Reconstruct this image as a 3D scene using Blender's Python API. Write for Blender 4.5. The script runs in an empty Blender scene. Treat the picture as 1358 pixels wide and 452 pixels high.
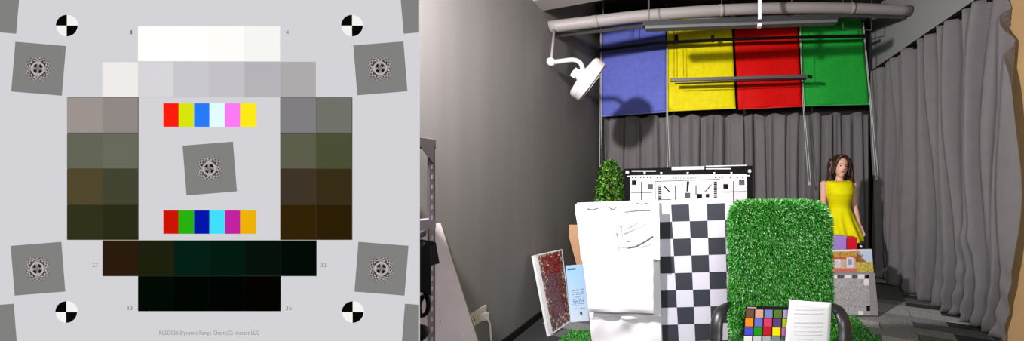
import bpy, bmesh, math, random
from mathutils import Vector, Matrix, Quaternion

random.seed(7)
scene = bpy.context.scene
COL = scene.collection
PI = math.pi

# ------------------------------------------------------------------ camera
W, H = 1358.0, 452.0
F = 450.0                      # focal length in pixels
CX, CY = 940.0, 240.0          # principal point / vanishing point of the room
ZC = 1.15                      # lens height above the floor
cam_d = bpy.data.cameras.new('camera')
cam_d.sensor_width = 36.0
cam_d.lens = F * 36.0 / W
cam_d.shift_x = (W / 2 - CX) / W
cam_d.shift_y = (CY - H / 2) / W
cam_d.clip_start = 0.02
cam = bpy.data.objects.new('camera', cam_d)
cam.location = (0, 0, ZC)
cam.rotation_euler = (PI / 2, 0, 0)
COL.objects.link(cam)
scene.camera = cam

# ------------------------------------------------------------------ world, lights, exposure
world = bpy.data.worlds.new('world')
scene.world = world
world.use_nodes = True
world.node_tree.nodes['Background'].inputs[0].default_value = (0.9, 0.95, 1.0, 1)
world.node_tree.nodes['Background'].inputs[1].default_value = 0.03

def area(name, loc, target, size, power, color=(1, 1, 1), shape='DISK', sy=None):
    d = bpy.data.lights.new(name, 'AREA')
    d.shape = shape; d.size = size
    if sy: d.size_y = sy
    d.energy = power; d.color = color
    o = bpy.data.objects.new(name, d)
    o.location = loc
    o.rotation_euler = (Vector(target) - Vector(loc)).to_track_quat('-Z', 'Y').to_euler()
    COL.objects.link(o)
    return o

# the studio lamp high by the left wall that throws the shadows to the right
area('key_lamp', (-1.08, 0.86, 2.17), (0.3, 3.3, 1.5), 0.12, 108, (1.0, 0.935, 0.965))
# added soft fill over and behind the camera, brightens surfaces facing it
area('fill_light', (0.3, -0.45, 1.8), (0.5, 2.6, 0.8), 0.8, 40, (0.97, 1.0, 0.985))

vs = scene.view_settings
vs.view_transform = 'Standard'
vs.look = 'None'
vs.exposure = 0.0
vs.gamma = 1.0
vs.use_curve_mapping = False

# ------------------------------------------------------------------ helpers
def P(px, py, Y):
    """point at depth Y that the photograph shows at pixel (px, py)"""
    return Vector(((px - CX) * Y / F, Y, ZC - (py - CY) * Y / F))

def lin(c):
    c = c / 255.0
    return c / 12.92 if c <= 0.04045 else ((c + 0.055) / 1.055) ** 2.4

def L3(rgb):
    return (lin(rgb[0]), lin(rgb[1]), lin(rgb[2]))

MATS = {}
def M(name, rgb, rough=0.6, metal=0.0, spec=0.35, vary=None, bump=None, emit=None, sheen=0.0, weave=None):
    if name in MATS: return MATS[name]
    m = bpy.data.materials.new(name); m.use_nodes = True
    nt = m.node_tree; b = nt.nodes['Principled BSDF']
    c = L3(rgb)
    b.inputs['Base Color'].default_value = (*c, 1)
    b.inputs['Roughness'].default_value = rough
    b.inputs['Metallic'].default_value = metal
    b.inputs['Specular IOR Level'].default_value = spec
    if sheen: b.inputs['Sheen Weight'].default_value = sheen
    tc = None
    if vary or bump or weave:
        tc = nt.nodes.new('ShaderNodeTexCoord')
    if vary:
        sc, amt = vary
        n = nt.nodes.new('ShaderNodeTexNoise'); n.inputs['Scale'].default_value = sc
        n.inputs['Detail'].default_value = 5; n.inputs['Roughness'].default_value = 0.6
        nt.links.new(tc.outputs['Object'], n.inputs['Vector'])
        r = nt.nodes.new('ShaderNodeValToRGB')
        r.color_ramp.elements[0].position = 0.3; r.color_ramp.elements[1].position = 0.7
        r.color_ramp.elements[0].color = (*[x * (1 - amt) for x in c], 1)
        r.color_ramp.elements[1].color = (*[min(1, x * (1 + amt)) for x in c], 1)
        nt.links.new(n.outputs['Fac'], r.inputs['Fac'])
        nt.links.new(r.outputs['Color'], b.inputs['Base Color'])
    if bump:
        sc, st = bump
        n = nt.nodes.new('ShaderNodeTexNoise'); n.inputs['Scale'].default_value = sc
        n.inputs['Detail'].default_value = 4
        nt.links.new(tc.outputs['Object'], n.inputs['Vector'])
        bp = nt.nodes.new('ShaderNodeBump'); bp.inputs['Strength'].default_value = st
        bp.inputs['Distance'].default_value = 0.01
        nt.links.new(n.outputs['Fac'], bp.inputs['Height'])
        nt.links.new(bp.outputs['Normal'], b.inputs['Normal'])
    if emit is not None:
        b.inputs['Base Color'].default_value = (0.0, 0.0, 0.0, 1)
        b.inputs['Specular IOR Level'].default_value = 0.0
        b.inputs['Emission Color'].default_value = (*c, 1)
        b.inputs['Emission Strength'].default_value = emit
    MATS[name] = m
    return m

def attr_mat(name, rough=0.6, spec=0.3, emit=False):
    """material whose print comes from the mesh's own colour attribute"""
    if name in MATS: return MATS[name]
    m = bpy.data.materials.new(name); m.use_nodes = True
    nt = m.node_tree; b = nt.nodes['Principled BSDF']
    a = nt.nodes.new('ShaderNodeAttribute'); a.attribute_name = 'print'
    b.inputs['Roughness'].default_value = rough
    b.inputs['Specular IOR Level'].default_value = spec
    if emit:
        b.inputs['Base Color'].default_value = (0, 0, 0, 1)
        b.inputs['Specular IOR Level'].default_value = 0
        nt.links.new(a.outputs['Color'], b.inputs['Emission Color'])
        b.inputs['Emission Strength'].default_value = 1.0
    else:
        nt.links.new(a.outputs['Color'], b.inputs['Base Color'])
    MATS[name] = m
    return m

ORG = {}
def tag(o, label=None, cat=None, group=None, kind=None):
    if label: o['label'] = label
    if cat: o['category'] = cat
    if group: o['group'] = group
    if kind: o['kind'] = kind
    return o

def thing(name, loc, label, cat, group=None):
    o = bpy.data.objects.new(name, None)
    o.empty_display_size = 0.05
    o.location = loc; COL.objects.link(o)
    ORG[o.name] = Vector(loc)
    return tag(o, label, cat, group)

class MB:
    def __init__(s): s.v = []; s.f = []; s.c = []
    def add(s, verts, faces, col=None):
        n = len(s.v)
        s.v += [Vector(v) for v in verts]
        s.f += [tuple(i + n for i in f) for f in faces]
        s.c += [col] * len(faces)
        return s
    def box(s, lo, hi, col=None):
        x0, y0, z0 = lo; x1, y1, z1 = hi
        return s.add([(x0,y0,z0),(x1,y0,z0),(x1,y1,z0),(x0,y1,z0),(x0,y0,z1),(x1,y0,z1),(x1,y1,z1),(x0,y1,z1)],
              [(0,3,2,1),(4,5,6,7),(0,1,5,4),(1,2,6,5),(2,3,7,6),(3,0,4,7)], col)
    def slab(s, quad, thick, col=None):
        """quad: 4 points (front face, seen anticlockwise tl,tr,br,bl); extruded by vector or by -normal*thick"""
        q = [Vector(p) for p in quad]
        if isinstance(thick, (int, float)):
            n = (q[1] - q[0]).cross(q[3] - q[0]).normalized()
            d = n * thick
        else: d = Vector(thick)
        b = [p + d for p in q]
        return s.add(q + b, [(3,2,1,0),(4,5,6,7),(0,1,5,4),(1,2,6,5),(2,3,7,6),(3,0,4,7)], col)
    def poly(s, pts, d, col=None):
        n = len(pts); q = [Vector(p) for p in pts]; b = [p + Vector(d) for p in q]
        fs = [tuple(range(n)), tuple(reversed(range(n, 2 * n)))]
        fs += [(i, i + n, (i + 1) % n + n, (i + 1) % n) for i in range(n)]
        return s.add(q + b, fs, col)
    def tube(s, pts, r, n=10, r2=None, up=None, cap=True, col=None):
        pts = [Vector(p) for p in pts]; m = len(pts)
        rs = r if isinstance(r, (list, tuple)) else [r] * m
        r2s = rs if r2 is None else (r2 if isinstance(r2, (list, tuple)) else [r2] * m)
        vs_ = []; prev = None
        for i in range(m):
            t = (pts[min(i + 1, m - 1)] - pts[max(i - 1, 0)])
            t = t.normalized() if t.length > 1e-9 else Vector((0, 0, 1))
            if prev is None:
                u = Vector(up) if up is not None else (Vector((0, 0, 1)) if abs(t.z) < 0.9 else Vector((0, 1, 0)))
            else: u = prev
            u = (u - t * u.dot(t))
            if u.length < 1e-6: u = t.orthogonal()
            u.normalize(); w = t.cross(u); prev = u
            for k in range(n):
                a = 2 * PI * k / n
                vs_.append(pts[i] + u * (math.cos(a) * rs[i]) + w * (math.sin(a) * r2s[i]))
        fs = []
        for i in range(m - 1):
            for k in range(n):
                fs.append((i*n+k, i*n+(k+1)%n, (i+1)*n+(k+1)%n, (i+1)*n+k))
        if cap:
            fs.append(tuple(reversed(range(n)))); fs.append(tuple(range((m-1)*n, m*n)))
        return s.add(vs_, fs, col)
    def lathe(s, prof, origin, axis=(0,0,1), n=32, col=None):
        """prof: list of (radius, distance along axis)"""
        a = Vector(axis).normalized(); u = a.orthogonal().normalized(); w = a.cross(u); o = Vector(origin)
        vs_ = []; m = len(prof)
        for r, h in prof:
            for k in range(n):
                t = 2 * PI * k / n
                vs_.append(o + a * h + (u * math.cos(t) + w * math.sin(t)) * r)
        fs = []
        for i in range(m - 1):
            for k in range(n):
                fs.append((i*n+k, i*n+(k+1)%n, (i+1)*n+(k+1)%n, (i+1)*n+k))
        fs.append(tuple(reversed(range(n)))); fs.append(tuple(range((m-1)*n, m*n)))
        return s.add(vs_, fs, col)
    def ball(s, c, r, n=12, m=8, rot=None, col=None):
        r = Vector(r) if not isinstance(r, (int, float)) else Vector((r, r, r))
        vs_ = [Vector((0,0,-r.z))]
        for i in range(1, m):
            ph = -PI/2 + PI*i/m
            for k in range(n):
                t = 2*PI*k/n
                vs_.append(Vector((r.x*math.cos(ph)*math.cos(t), r.y*math.cos(ph)*math.sin(t), r.z*math.sin(ph))))
        vs_.append(Vector((0,0,r.z)))
        fs = [(0, 1+(k+1)%n, 1+k) for k in range(n)]
        for i in range(m-2):
            for k in range(n):
                a = 1+i*n; fs.append((a+k, a+(k+1)%n, a+n+(k+1)%n, a+n+k))
        top = len(vs_)-1; a = 1+(m-2)*n
        fs += [(a+k, a+(k+1)%n, top) for k in range(n)]
        if rot: vs_ = [rot @ v for v in vs_]
        c = Vector(c)
        return s.add([c + v for v in vs_], fs, col)
    def build(s, name, mat, parent=None, smooth=False, bevel=0.0, label=None, kind=None, origin=None, solid=0.0):
        if parent is not None: o0 = ORG[parent.name]
        elif origin is not None: o0 = Vector(origin)
        else:
            xs = [v.x for v in s.v]; ys = [v.y for v in s.v]; zs = [v.z for v in s.v]
            o0 = Vector(((min(xs)+max(xs))/2, (min(ys)+max(ys))/2, min(zs)))
        me = bpy.data.meshes.new(name)
        me.from_pydata([tuple(v - o0) for v in s.v], [], s.f)
        if any(c is not None for c in s.c):
            ca = me.color_attributes.new('print', 'FLOAT_COLOR', 'CORNER')
            buf = []
            for f, c in zip(s.f, s.c):
                c = c or (0.5, 0.5, 0.5)
                buf += [c[0], c[1], c[2], 1.0] * len(f)
            ca.data.foreach_set('color', buf)
        if smooth:
            me.polygons.foreach_set('use_smooth', [True] * len(me.polygons))
        me.update()
        o = bpy.data.objects.new(name, me)
        COL.objects.link(o)
        if mat: me.materials.append(mat)
        if parent is not None: o.parent = parent
        else: o.location = o0
        ORG[o.name] = o0
        if bevel:
            b = o.modifiers.new('bevel', 'BEVEL'); b.width = bevel; b.segments = 2; b.limit_method = 'ANGLE'
        if solid:
            b = o.modifiers.new('solid', 'SOLIDIFY'); b.thickness = solid; b.offset = 0
        if label: o['label'] = label
        if kind: o['kind'] = kind
        return o

def smoothpath(pts, k=6):
    """Catmull-Rom through points"""
    p = [Vector(q) for q in pts]; p = [p[0]*2-p[1]] + p + [p[-1]*2-p[-2]]
    out = []
    for i in range(1, len(p)-2):
        for j in range(k):
            t = j/k; a, b, c, d = p[i-1], p[i], p[i+1], p[i+2]
            out.append(0.5*((2*b) + (c-a)*t + (2*a-5*b+4*c-d)*t*t + (3*b-a-3*c+d)*t**3))
    out.append(p[-2]); return out

def bil(q, u, v):
    """q = tl,tr,br,bl"""
    return (q[0]*(1-u)+q[1]*u)*(1-v) + (q[3]*(1-u)+q[2]*u)*v

def print_sheet(mb, quad, nx, ny, fn, lift=0.0):
    """flat printed sheet of nx*ny coloured cells; fn(u,v)->rgb255"""
    q = [Vector(p) for p in quad]
    n = (q[1]-q[0]).cross(q[3]-q[0]).normalized() * -lift
    vs_ = [bil(q, i/nx, j/ny)+n for j in range(ny+1) for i in range(nx+1)]
    base = len(mb.v)
    mb.v += vs_
    for j in range(ny):
        for i in range(nx):
            a = base+j*(nx+1)+i
            mb.f.append((a, a+nx+1, a+nx+2, a+1)); mb.c.append(L3(fn((i+.5)/nx, (j+.5)/ny)))

def text_mesh(s, size):
    cu = bpy.data.curves.new('t', 'FONT'); cu.body = s; cu.size = size
    cu.align_x = 'CENTER'; cu.align_y = 'CENTER'; cu.resolution_u = 2
    o = bpy.data.objects.new('t', cu); COL.objects.link(o)
    dg = bpy.context.evaluated_depsgraph_get(); dg.update()
    me = o.evaluated_get(dg).to_mesh()
    vs_ = [v.co.copy() for v in me.vertices]; fs = [tuple(p.vertices) for p in me.polygons]
    o.evaluated_get(dg).to_mesh_clear()
    bpy.data.objects.remove(o); bpy.data.curves.remove(cu)
    return vs_, fs

# ------------------------------------------------------------------ materials
m_wall = M('grey_wall_paint', (128, 126, 123), 0.85, vary=(1.6, 0.055), bump=(60, 0.05), spec=0.2)
m_dark = M('dark_ceiling_paint', (40, 38, 36), 0.9)
m_back = M('back_wall_paint', (36, 35, 34), 0.9)
m_tan = M('tan_wood_panel', (196, 160, 112), 0.6, vary=(3, 0.08))
m_base = M('black_skirting', (24, 23, 22), 0.6)
m_curt = M('grey_curtain_cloth', (116, 112, 113), 0.8, vary=(9, 0.06), spec=0.25, sheen=0.25)
m_white = M('white_paint', (236, 236, 236), 0.45)
m_cloth = M('white_cotton', (240, 238, 242), 0.85, spec=0.15, bump=(220, 0.06))
m_black = M('black_plastic', (14, 14, 15), 0.5, spec=0.2)
m_blackm = M('black_metal', (28, 28, 28), 0.4, metal=0.4)
m_pipe = M('pale_grey_pipe', (146, 141, 138), 0.5)
m_steel = M('grey_steel', (104, 102, 102), 0.4, metal=0.5)
m_chain = M('white_bead_chain', (225, 225, 222), 0.4)

# faint upright roller streaks in the wall paint
_nt = m_wall.node_tree
_mp = _nt.nodes.new('ShaderNodeMapping'); _mp.inputs['Scale'].default_value = (1.0, 5.0, 0.35)
_tc = next(n for n in _nt.nodes if n.bl_idname == 'ShaderNodeTexCoord')
_nz = next(n for n in _nt.nodes if n.bl_idname == 'ShaderNodeTexNoise')
_nt.links.new(_tc.outputs['Object'], _mp.inputs['Vector']); _nt.links.new(_mp.outputs['Vector'], _nz.inputs['Vector'])

XL, XR, YB, YF, ZT = -1.43, 2.32, 4.5, -1.9, 3.35
# ------------------------------------------------------------------ the room
def struct(o): o['kind'] = 'structure'; return o
floor = struct(MB().box((XL, YF, -0.06), (XR, YB, -0.006)).build('floor', M('carpet_backing', (52, 54, 54), 0.95)))
struct(MB().box((XL, YF, ZT), (XR, YB, ZT+0.05)).build('ceiling', m_dark))
struct(MB().box((XL-0.06, YF, -0.06), (XL, YB, ZT)).build('wall_left', m_wall))
struct(MB().box((XL, YB, -0.06), (XR, YB+0.06, ZT)).build('wall_back', m_back))
wr = struct(MB().box((XR, YF, -0.06), (XR+0.06, YB, ZT)).build('wall_right', m_tan))
struct(MB().box((XL, YF-0.06, -0.06), (XR, YF, ZT)).build('wall_rear', m_wall))
struct(MB().box((2.13, YF, 2.54), (XR, YB, ZT)).build('trim_1', M('bulkhead_paint', (146, 147, 146), 0.8)))
struct(MB().box((2.135, YF, -0.006), (XR, 2.58, 2.539)).build('trim_2', m_tan))  # tan panel added proud of the wall so the key light reaches it
struct(MB().box((XL, YF, -0.006), (XL+0.012, YB, 0.05)).build('baseboard_left', m_base))

# carpet planks, laid skew in rows
pl_mats = [M('carpet_plank_a', (128, 130, 127), 0.95, vary=(45, 0.35)), M('carpet_plank_b', (92, 94, 91), 0.95, vary=(45, 0.35)),
           M('carpet_plank_c', (158, 160, 156), 0.95, vary=(45, 0.3))]
plank_me = []
for k, mt in enumerate(pl_mats):
    o = MB().box((-0.247, -0.061, -0.006), (0.247, 0.061, 0.0)).build('carpet_plank', mt, origin=(0, 0, 0))
    plank_me.append(o.data); bpy.data.objects.remove(o)
ang = math.radians(-24); ca, sa = math.cos(ang), math.sin(ang)
rng = random.Random(3)
for j in range(-30, 40):
    for i in range(-12, 14):
        lx = i*0.5 + (j % 2)*0.25; ly = j*0.125
        x, y = lx*ca - ly*sa + 0.4, lx*sa + ly*ca + 3.0
        ok = y > 1.75
        for sx in (-1, 1):
            for sy in (-1, 1):
                cx_, cy_ = x+sx*0.25*ca-sy*0.0625*sa, y+sx*0.25*sa+sy*0.0625*ca
                if not (XL+0.014 < cx_ < (XR-0.002 if cy_ > 2.58 else 2.133) and cy_ < YB-0.002): ok = False
        if not ok: continue
        o = bpy.data.objects.new('carpet_plank', plank_me[rng.choice([0, 0, 1, 1, 2])])
        COL.objects.link(o); o.parent = floor
        o.location = Vector((x, y, 0)) - ORG[floor.name]; o.rotation_euler = (0, 0, ang)

# ------------------------------------------------------------------ curtains
def curtain(name, n_s, n_z, pos, z0, z1, label, mat=m_curt):
    vs_ = []; fs = []
    for j in range(n_z+1):
        z = z0 + (z1-z0)*j/n_z
        for i in range(n_s+1):
            vs_.append(pos(i/n_s, z))
    for j in range(n_z):
        for i in range(n_s):
            a = j*(n_s+1)+i; fs.append((a, a+1, a+n_s+2, a+n_s+1))
    return tag(MB().add(vs_, fs).build(name, mat, smooth=True, solid=0.004), label, 'curtain')

def groove(d, gs):
    return sum(dep*math.exp(-((d-c)/w)**2) for c, dep, w in gs)
rb = random.Random(12)
BG = []
xx = -1.30
while xx < 2.0:
    BG.append((xx, rb.uniform(.08, .125), rb.uniform(.012, .024))); xx += rb.choice((.13, .17, .21, .25, .28))
def back_pos(s, z):
    x = -1.33 + 3.36*s
    y = 4.33 + groove(x + .012*math.sin(z*2+x*5), BG) + .028*math.sin(x*24+1.2*math.sin(x*7)) + .006*math.sin(x*61+z)
    return Vector((x, y, z + (.02*math.sin(x*24)*(z > 1.5) + .05*s*(z > 1.5))))
curtain('back_curtain', 620, 14, back_pos, 0.02, 1.965, 'grey pleated curtain across the back wall below the coloured blinds')

RG = [(4.12, .05, .02), (4.02, .07, .022), (3.80, .05, .03), (3.57, .06, .022), (3.40, .05, .035), (3.17, .085, .022), (3.03, .05, .03), (2.90, .09, .02), (2.775, .06, .03), (2.64, .08, .02), (2.535, .06, .022), (2.42, .05, .02), (2.33, .04, .02)]
def right_pos(s, z):
    # s = 0 at the back corner, 1 at the near edge
    zz = (z-1.25)/1.25
    ynear = 2.23 + 0.19*zz*zz
    y = 4.26 + (ynear-4.26)*s
    low = max(0.0, (0.70-z)/0.70)
    top = max(0.0, (z-1.5)/1.0)
    yr = 4.26 - (4.26-y)*(1.0 + .03*math.sin(z*1.7+s*6))          # slow drift of the folds
    yr -= .26*low*low*max(0, s-.55)*2.2                              # the near folds sweep back at the foot
    yr += .020*math.sin(z*3.1 + s*9)*(1-top)
    dep = 3.2*groove(yr, RG)*(.75 + .35*low + .25*top*math.sin(s*40))
    soft = .036*math.sin(yr*21+.8*math.sin(z*2.2+s*5)) + .007*math.sin(yr*47+z*1.3) + .012*top*math.sin(yr*70)
    kink = .022*low*math.sin(z*30 + 6*math.sin(yr*7)) * (0.3+0.7*math.sin(yr*5)**2) * (.5+.5*s)
    bump_ = -.035*math.exp(-((z-.66-.25*(s-.7))/.10)**2)*math.exp(-((s-.80)/.05)**2)
    x = 2.03 + min(dep, .21) + soft + kink + bump_ - .05*low*(1-s)*math.sin(s*PI) + .055*s*low
    yy = y - .03*low*math.sin(yr*13)
    return Vector((min(x, 2.285 if yy > 2.62 else 2.125), yy, z))
curtain('side_curtain', 520, 70, right_pos, 0.008, 2.505, 'long grey curtain hanging along the right wall down to the carpet')
trk = thing('curtain_rail', (2.12, 3.4, 2.5), 'black curtain rail under the grey bulkhead on the right', 'curtain rail')
MB().box((2.04, 2.2, 2.515), (2.135, 4.33, 2.54)).build('rail', m_black, trk)
g = MB()
for k in range(26):
    y = 2.5+k*0.07
    g.box((2.07, y, 2.485), (2.10, y+0.03, 2.515))
g.build('gliders', m_black, trk, kind='stuff')

# ------------------------------------------------------------------ dynamic range chart on its light box
YC = 0.6
def C(px, py, dy=0.0): return P(px, py, YC) + Vector((0, -dy, 0))
chart = thing('test_chart', (P(278, 240, YC).x, YC+0.03, 0), 'backlit grey dynamic range test chart with dark and colour patches, at left', 'test chart')
hb = MB()
fq = [C(-26, -22), C(556, -22), C(556, 474), C(-26, 474)]
bq = [C(20, 30)+Vector((0, .05, 0)), C(500, 30)+Vector((0, .05, 0)), C(500, 420)+Vector((0, .05, 0)), C(20, 420)+Vector((0, .05, 0))]
MB().slab(fq, (0, 0.0012, 0)).build('film', M('chart_film_light_grey', (212, 211, 215), emit=1.0), chart)
fq2 = [p + Vector((0, .0015, 0)) for p in [C(-20, -16), C(545, -16), C(545, 468), C(-20, 468)]]
hb.add(fq2 + bq, [(0,1,2,3),(7,6,5,4),(0,4,5,1),(1,5,6,2),(2,6,7,3),(3,7,4,0)]).build('light_box', m_black, chart)
st = MB().tube([(P(278,240,YC).x, YC+.03, 0.03), (P(278,240,YC).x, YC+.03, 0.92)], 0.018)
st.build('stand_pole', m_blackm, chart)
for k in range(3):
    a = k*2*PI/3 + 0.5
    c0 = Vector((P(278,240,YC).x, YC+.03, 0.3))
    MB().tube([c0, c0+Vector((math.cos(a)*.24, math.sin(a)*.24, -0.29))], 0.011).build('stand_leg', m_blackm, chart)

def patch(x0, y0, x1, y1, rgb, name='patch', lift=0.0012, **kw):
    q = [C(x0, y0, lift), C(x1, y0, lift), C(x1, y1, lift), C(x0, y1, lift)]
    return MB().slab(q, (0, lift*0.8, 0)).build(name, M('film_%d_%d_%d' % rgb, rgb, emit=1.0), chart, **kw)

G = 0.45
def grid_row(x0, xs, y0, y1, cols):
    for i, c in enumerate(cols): patch(x0+xs*i+G, y0+G, x0+xs*(i+1)-G, y1-G, c)
# dark joints under the patches
for (a, b, c, d, col) in ((184, 35, 372, 82, (222, 221, 220)), (137, 82, 419, 129, (176, 174, 178)), (90, 129, 184, 318, (74, 74, 58)),
                     (372, 129, 467.5, 318, (70, 66, 50)), (137, 318.5, 420, 366, (28, 42, 32)), (184, 366, 372.5, 412.5, (14, 20, 14))):
    patch(a, b, c, d, col, name='patch_backing', lift=0.0005)
grid_row(184, 47, 35, 81.5, [(255,255,253), (255,255,253), (254,253,249), (246,246,243)])
grid_row(137, 47.1, 82, 128.8, [(240,236,234), (216,214,219), (200,200,206), (196,193,200), (182,179,185), (175,170,172)])
for r, (a, b, c, d) in enumerate((((157,148,144),(145,137,133),(128,126,130),(112,114,106)),
                                  ((99,102,86),(104,106,91),(92,93,74),(75,79,54)),
                                  ((80,71,45),(66,68,49),(62,53,40),(55,45,22)),
                                  ((48,50,28),(43,44,24),(50,35,6),(43,30,4)))):
    y0 = 129.2+47.2*r
    grid_row(90, 47, y0, y0+47.2, [a, b]); grid_row(372.5, 47.4, y0, y0+47.2, [c, d])
grid_row(137, 47.2, 318.6, 365.5, [(42,27,13),(30,32,14),(4,31,21),(3,26,17),(5,17,10),(2,11,5)])
grid_row(184, 47.1, 365.8, 412.4, [(2,10,4),(2,6,3),(2,4,3),(5,3,2)])
for y0, cols in ((137, [(253,28,14),(216,229,14),(40,122,253),(226,253,255),(252,122,246),(252,235,24)]),
                 (278.7, [(203,20,4),(40,178,14),(4,22,170),(64,224,253),(194,34,162),(238,178,8)])):
    for i, c in enumerate(cols):
        patch(218+20.35*i, y0, 218+20.35*(i+1), y0+31.2, c, name='colour_patch')

# grey squares with ring targets
def clipq(pts):
    x1 = 556.0
    out = []
    for i in range(len(pts)):
        a, b = pts[i], pts[(i+1) % len(pts)]
        ia, ib = a[0] <= x1, b[0] <= x1
        if ia: out.append(a)
        if ia != ib:
            t = (x1-a[0])/(b[0]-a[0]); out.append((x1, a[1]+(b[1]-a[1])*t))
    return out
m_g = M('film_grey_square', (129, 129, 128), emit=1.0)
def ringfn(u, v):
    x, y = (u-.5)*32, (v-.5)*32
    r = math.hypot(x, y); a = math.atan2(y, x)
    if r < 3.0: return (140, 136, 134) if (int(math.floor((a+PI)/(PI/4))) % 2) else (104, 100, 98)
    if r < 6.6:
        return (28, 24, 24) if abs(math.sin(2*a)) > 0.62 else (150, 142, 140)
    if r < 9.2: return (186, 178, 176)
    if r < 11.2: return (66, 60, 60) if abs(math.sin(2*a)) > 0.7 else (150, 142, 140)
    fade = max(0.0, min(1.0, (18.0-r)/6))
    s = math.sin(math.log(r)*11*2) * math.sin(a*16)
    k = 129 + 58*fade*(1 if s > 0 else -1)
    return (k, k*.975, k*.97)
def grey_square(cx, cy, ang_deg, size=66.0, target=True):
    a = math.radians(ang_deg); c, s = math.cos(a), math.sin(a); h = size/2
    pts = [(cx+x*c-y*s, cy+x*s+y*c) for x, y in ((-h,-h),(h,-h),(h,h),(-h,h))]
    pts = clipq(pts)
    o = MB().poly([C(x, y, .0012) for x, y in reversed(pts)], (0, .0009, 0)).build('grey_square', m_g, chart)
    if target:
        b = MB(); q = [(cx+x*c-y*s, cy+x*s+y*c) for x, y in ((-16,-16),(16,-16),(16,16),(-16,16))]
        print_sheet(b, [C(x, y, .0014) for x, y in q], 56, 56, ringfn)
        b.build('ring_target', attr_mat('film_print', emit=True), o)
grey_square(52.3, 91.3, 4.8); grey_square(505, 90.8, -4.6)
grey_square(51.5, 356, -4.6); grey_square(506.5, 356, 4.6)
grey_square(279, 223.5, -4.6)
grey_square(-9, 8, 5, 68, False); grey_square(567, 8, -5, 68, False)
grey_square(-12.5, 439, -4.5, 68, False); grey_square(569, 439, 4.5, 68, False)
# quartered roundels
for (cx, cy) in ((90, 34.3), (467.7, 34.3), (89.3, 413.3), (468.5, 413.3)):
    root = MB().poly([C(cx+14.3*math.cos(-2*PI*k/32), cy+14.3*math.sin(-2*PI*k/32), .0008) for k in range(32)], (0, .0006, 0)).build(
        'roundel', M('film_roundel_white', (244, 243, 242), emit=1.0), chart)
    for a0 in (PI, 0):
        pts = [(cx, cy)] + [(cx+14.3*math.cos(a0+PI/2*k/12), cy+14.3*math.sin(a0+PI/2*k/12)) for k in range(13)]
        MB().poly([C(x, y, .0012) for x, y in reversed(pts)], (0, .0003, 0)).build('black_quarter', M('film_black', (8, 8, 8), emit=1.0), root)
# lettering
m_txt = M('film_lettering', (142, 136, 142), emit=1.0)
def chart_text(s, cx, cy, wpx, hpx, mat=m_txt):
    v, f = text_mesh(s, 1.0)
    xs = [p.x for p in v]; ys = [p.y for p in v]
    sx = wpx/(max(xs)-min(xs)); sy = hpx/(max(ys)-min(ys))
    ox, oy = (max(xs)+min(xs))/2, (max(ys)+min(ys))/2
    MB().add([C(cx+(p.x-ox)*sx, cy-(p.y-oy)*sy, .0010) for p in v], f).build('lettering', mat, chart)
chart_text('RLSD036 Dynamic Range Chart (C) Imatest LLC', 278.7, 441.6, 132, 7.4)
m_num = M('film_numeral', (128, 126, 130), emit=1.0)
for s, x, y, w_ in (('1', 175.3, 43, 2.4), ('4', 382, 43, 4), ('27', 127.5, 351, 7.5), ('32', 430, 351, 7.5), ('33', 173.3, 408, 7.5), ('36', 384, 408, 7.5)):
    chart_text(s, x, y, w_, 5.4, m_num)

# ------------------------------------------------------------------ pipework and hanging rails under the ceiling
def bent(name, pxs, Y0, Y1, r, mat, label, cat, n=16, r2=None):
    pts = []
    for (x, y) in pxs:
        t = (x-pxs[0][0])/(pxs[-1][0]-pxs[0][0]); pts.append(P(x, y, Y0+(Y1-Y0)*t))
    return pts
pp = bent('', [(729, 36), (790, 28.5), (860, 20.5), (957, 13.5), (1050, 10.5), (1130, 11), (1206, 14)], 3.02, 3.55, 0, None, '', '')
pipe = thing('ceiling_pipe', pp[0], 'thick pale grey round pipe crossing under the dark ceiling', 'pipe')
MB().tube(smoothpath(pp, 6), 0.051, 20).build('tube', m_pipe, pipe, smooth=True)
for t in (1, 3, 5):
    d = (pp[t+1]-pp[t-1]).normalized()
    MB().tube([pp[t]-d*.02, pp[t]+d*.02], 0.053, 20).build('collar', m_pipe, pipe, smooth=True)
for t in (2, 4):
    MB().tube([pp[t]+Vector((0, 0, .04)), Vector((pp[t].x, pp[t].y, ZT))], 0.006, 8).build('hanger_rod', m_steel, pipe)

dp = bent('', [(700, -6), (740, -12), (790, -21), (860, -34), (960, -50), (1100, -62), (1240, -68)], 2.76, 2.76, 0, None, '', '')
dp[0].x = XL
duct = MB()
for a, b in zip(dp[:-1], dp[1:]):
    duct.add([a+Vector((0,0,-.045)), a+Vector((0,.16,-.045)), a+Vector((0,.16,.16)), a+Vector((0,0,.16)),
              b+Vector((0,0,-.045)), b+Vector((0,.16,-.045)), b+Vector((0,.16,.16)), b+Vector((0,0,.16))],
             [(0,1,5,4),(1,2,6,5),(2,3,7,6),(3,0,4,7)])
duct.f.append((0,3,2,1)); duct.f.append(tuple(len(duct.v)-4+i for i in (0,1,2,3))); duct.c += [None]*2
ductT = thing('cable_duct', dp[0], 'pale square cable duct at the top edge, nearest the ceiling', 'duct')
duct.build('trunking', m_pipe, ductT)
for t in (2, 4):
    MB().tube([dp[t]+Vector((0,.08,.15)), Vector((dp[t].x, dp[t].y+.08, ZT))], 0.006, 8).build('hanger_rod', m_steel, ductT)

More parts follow.
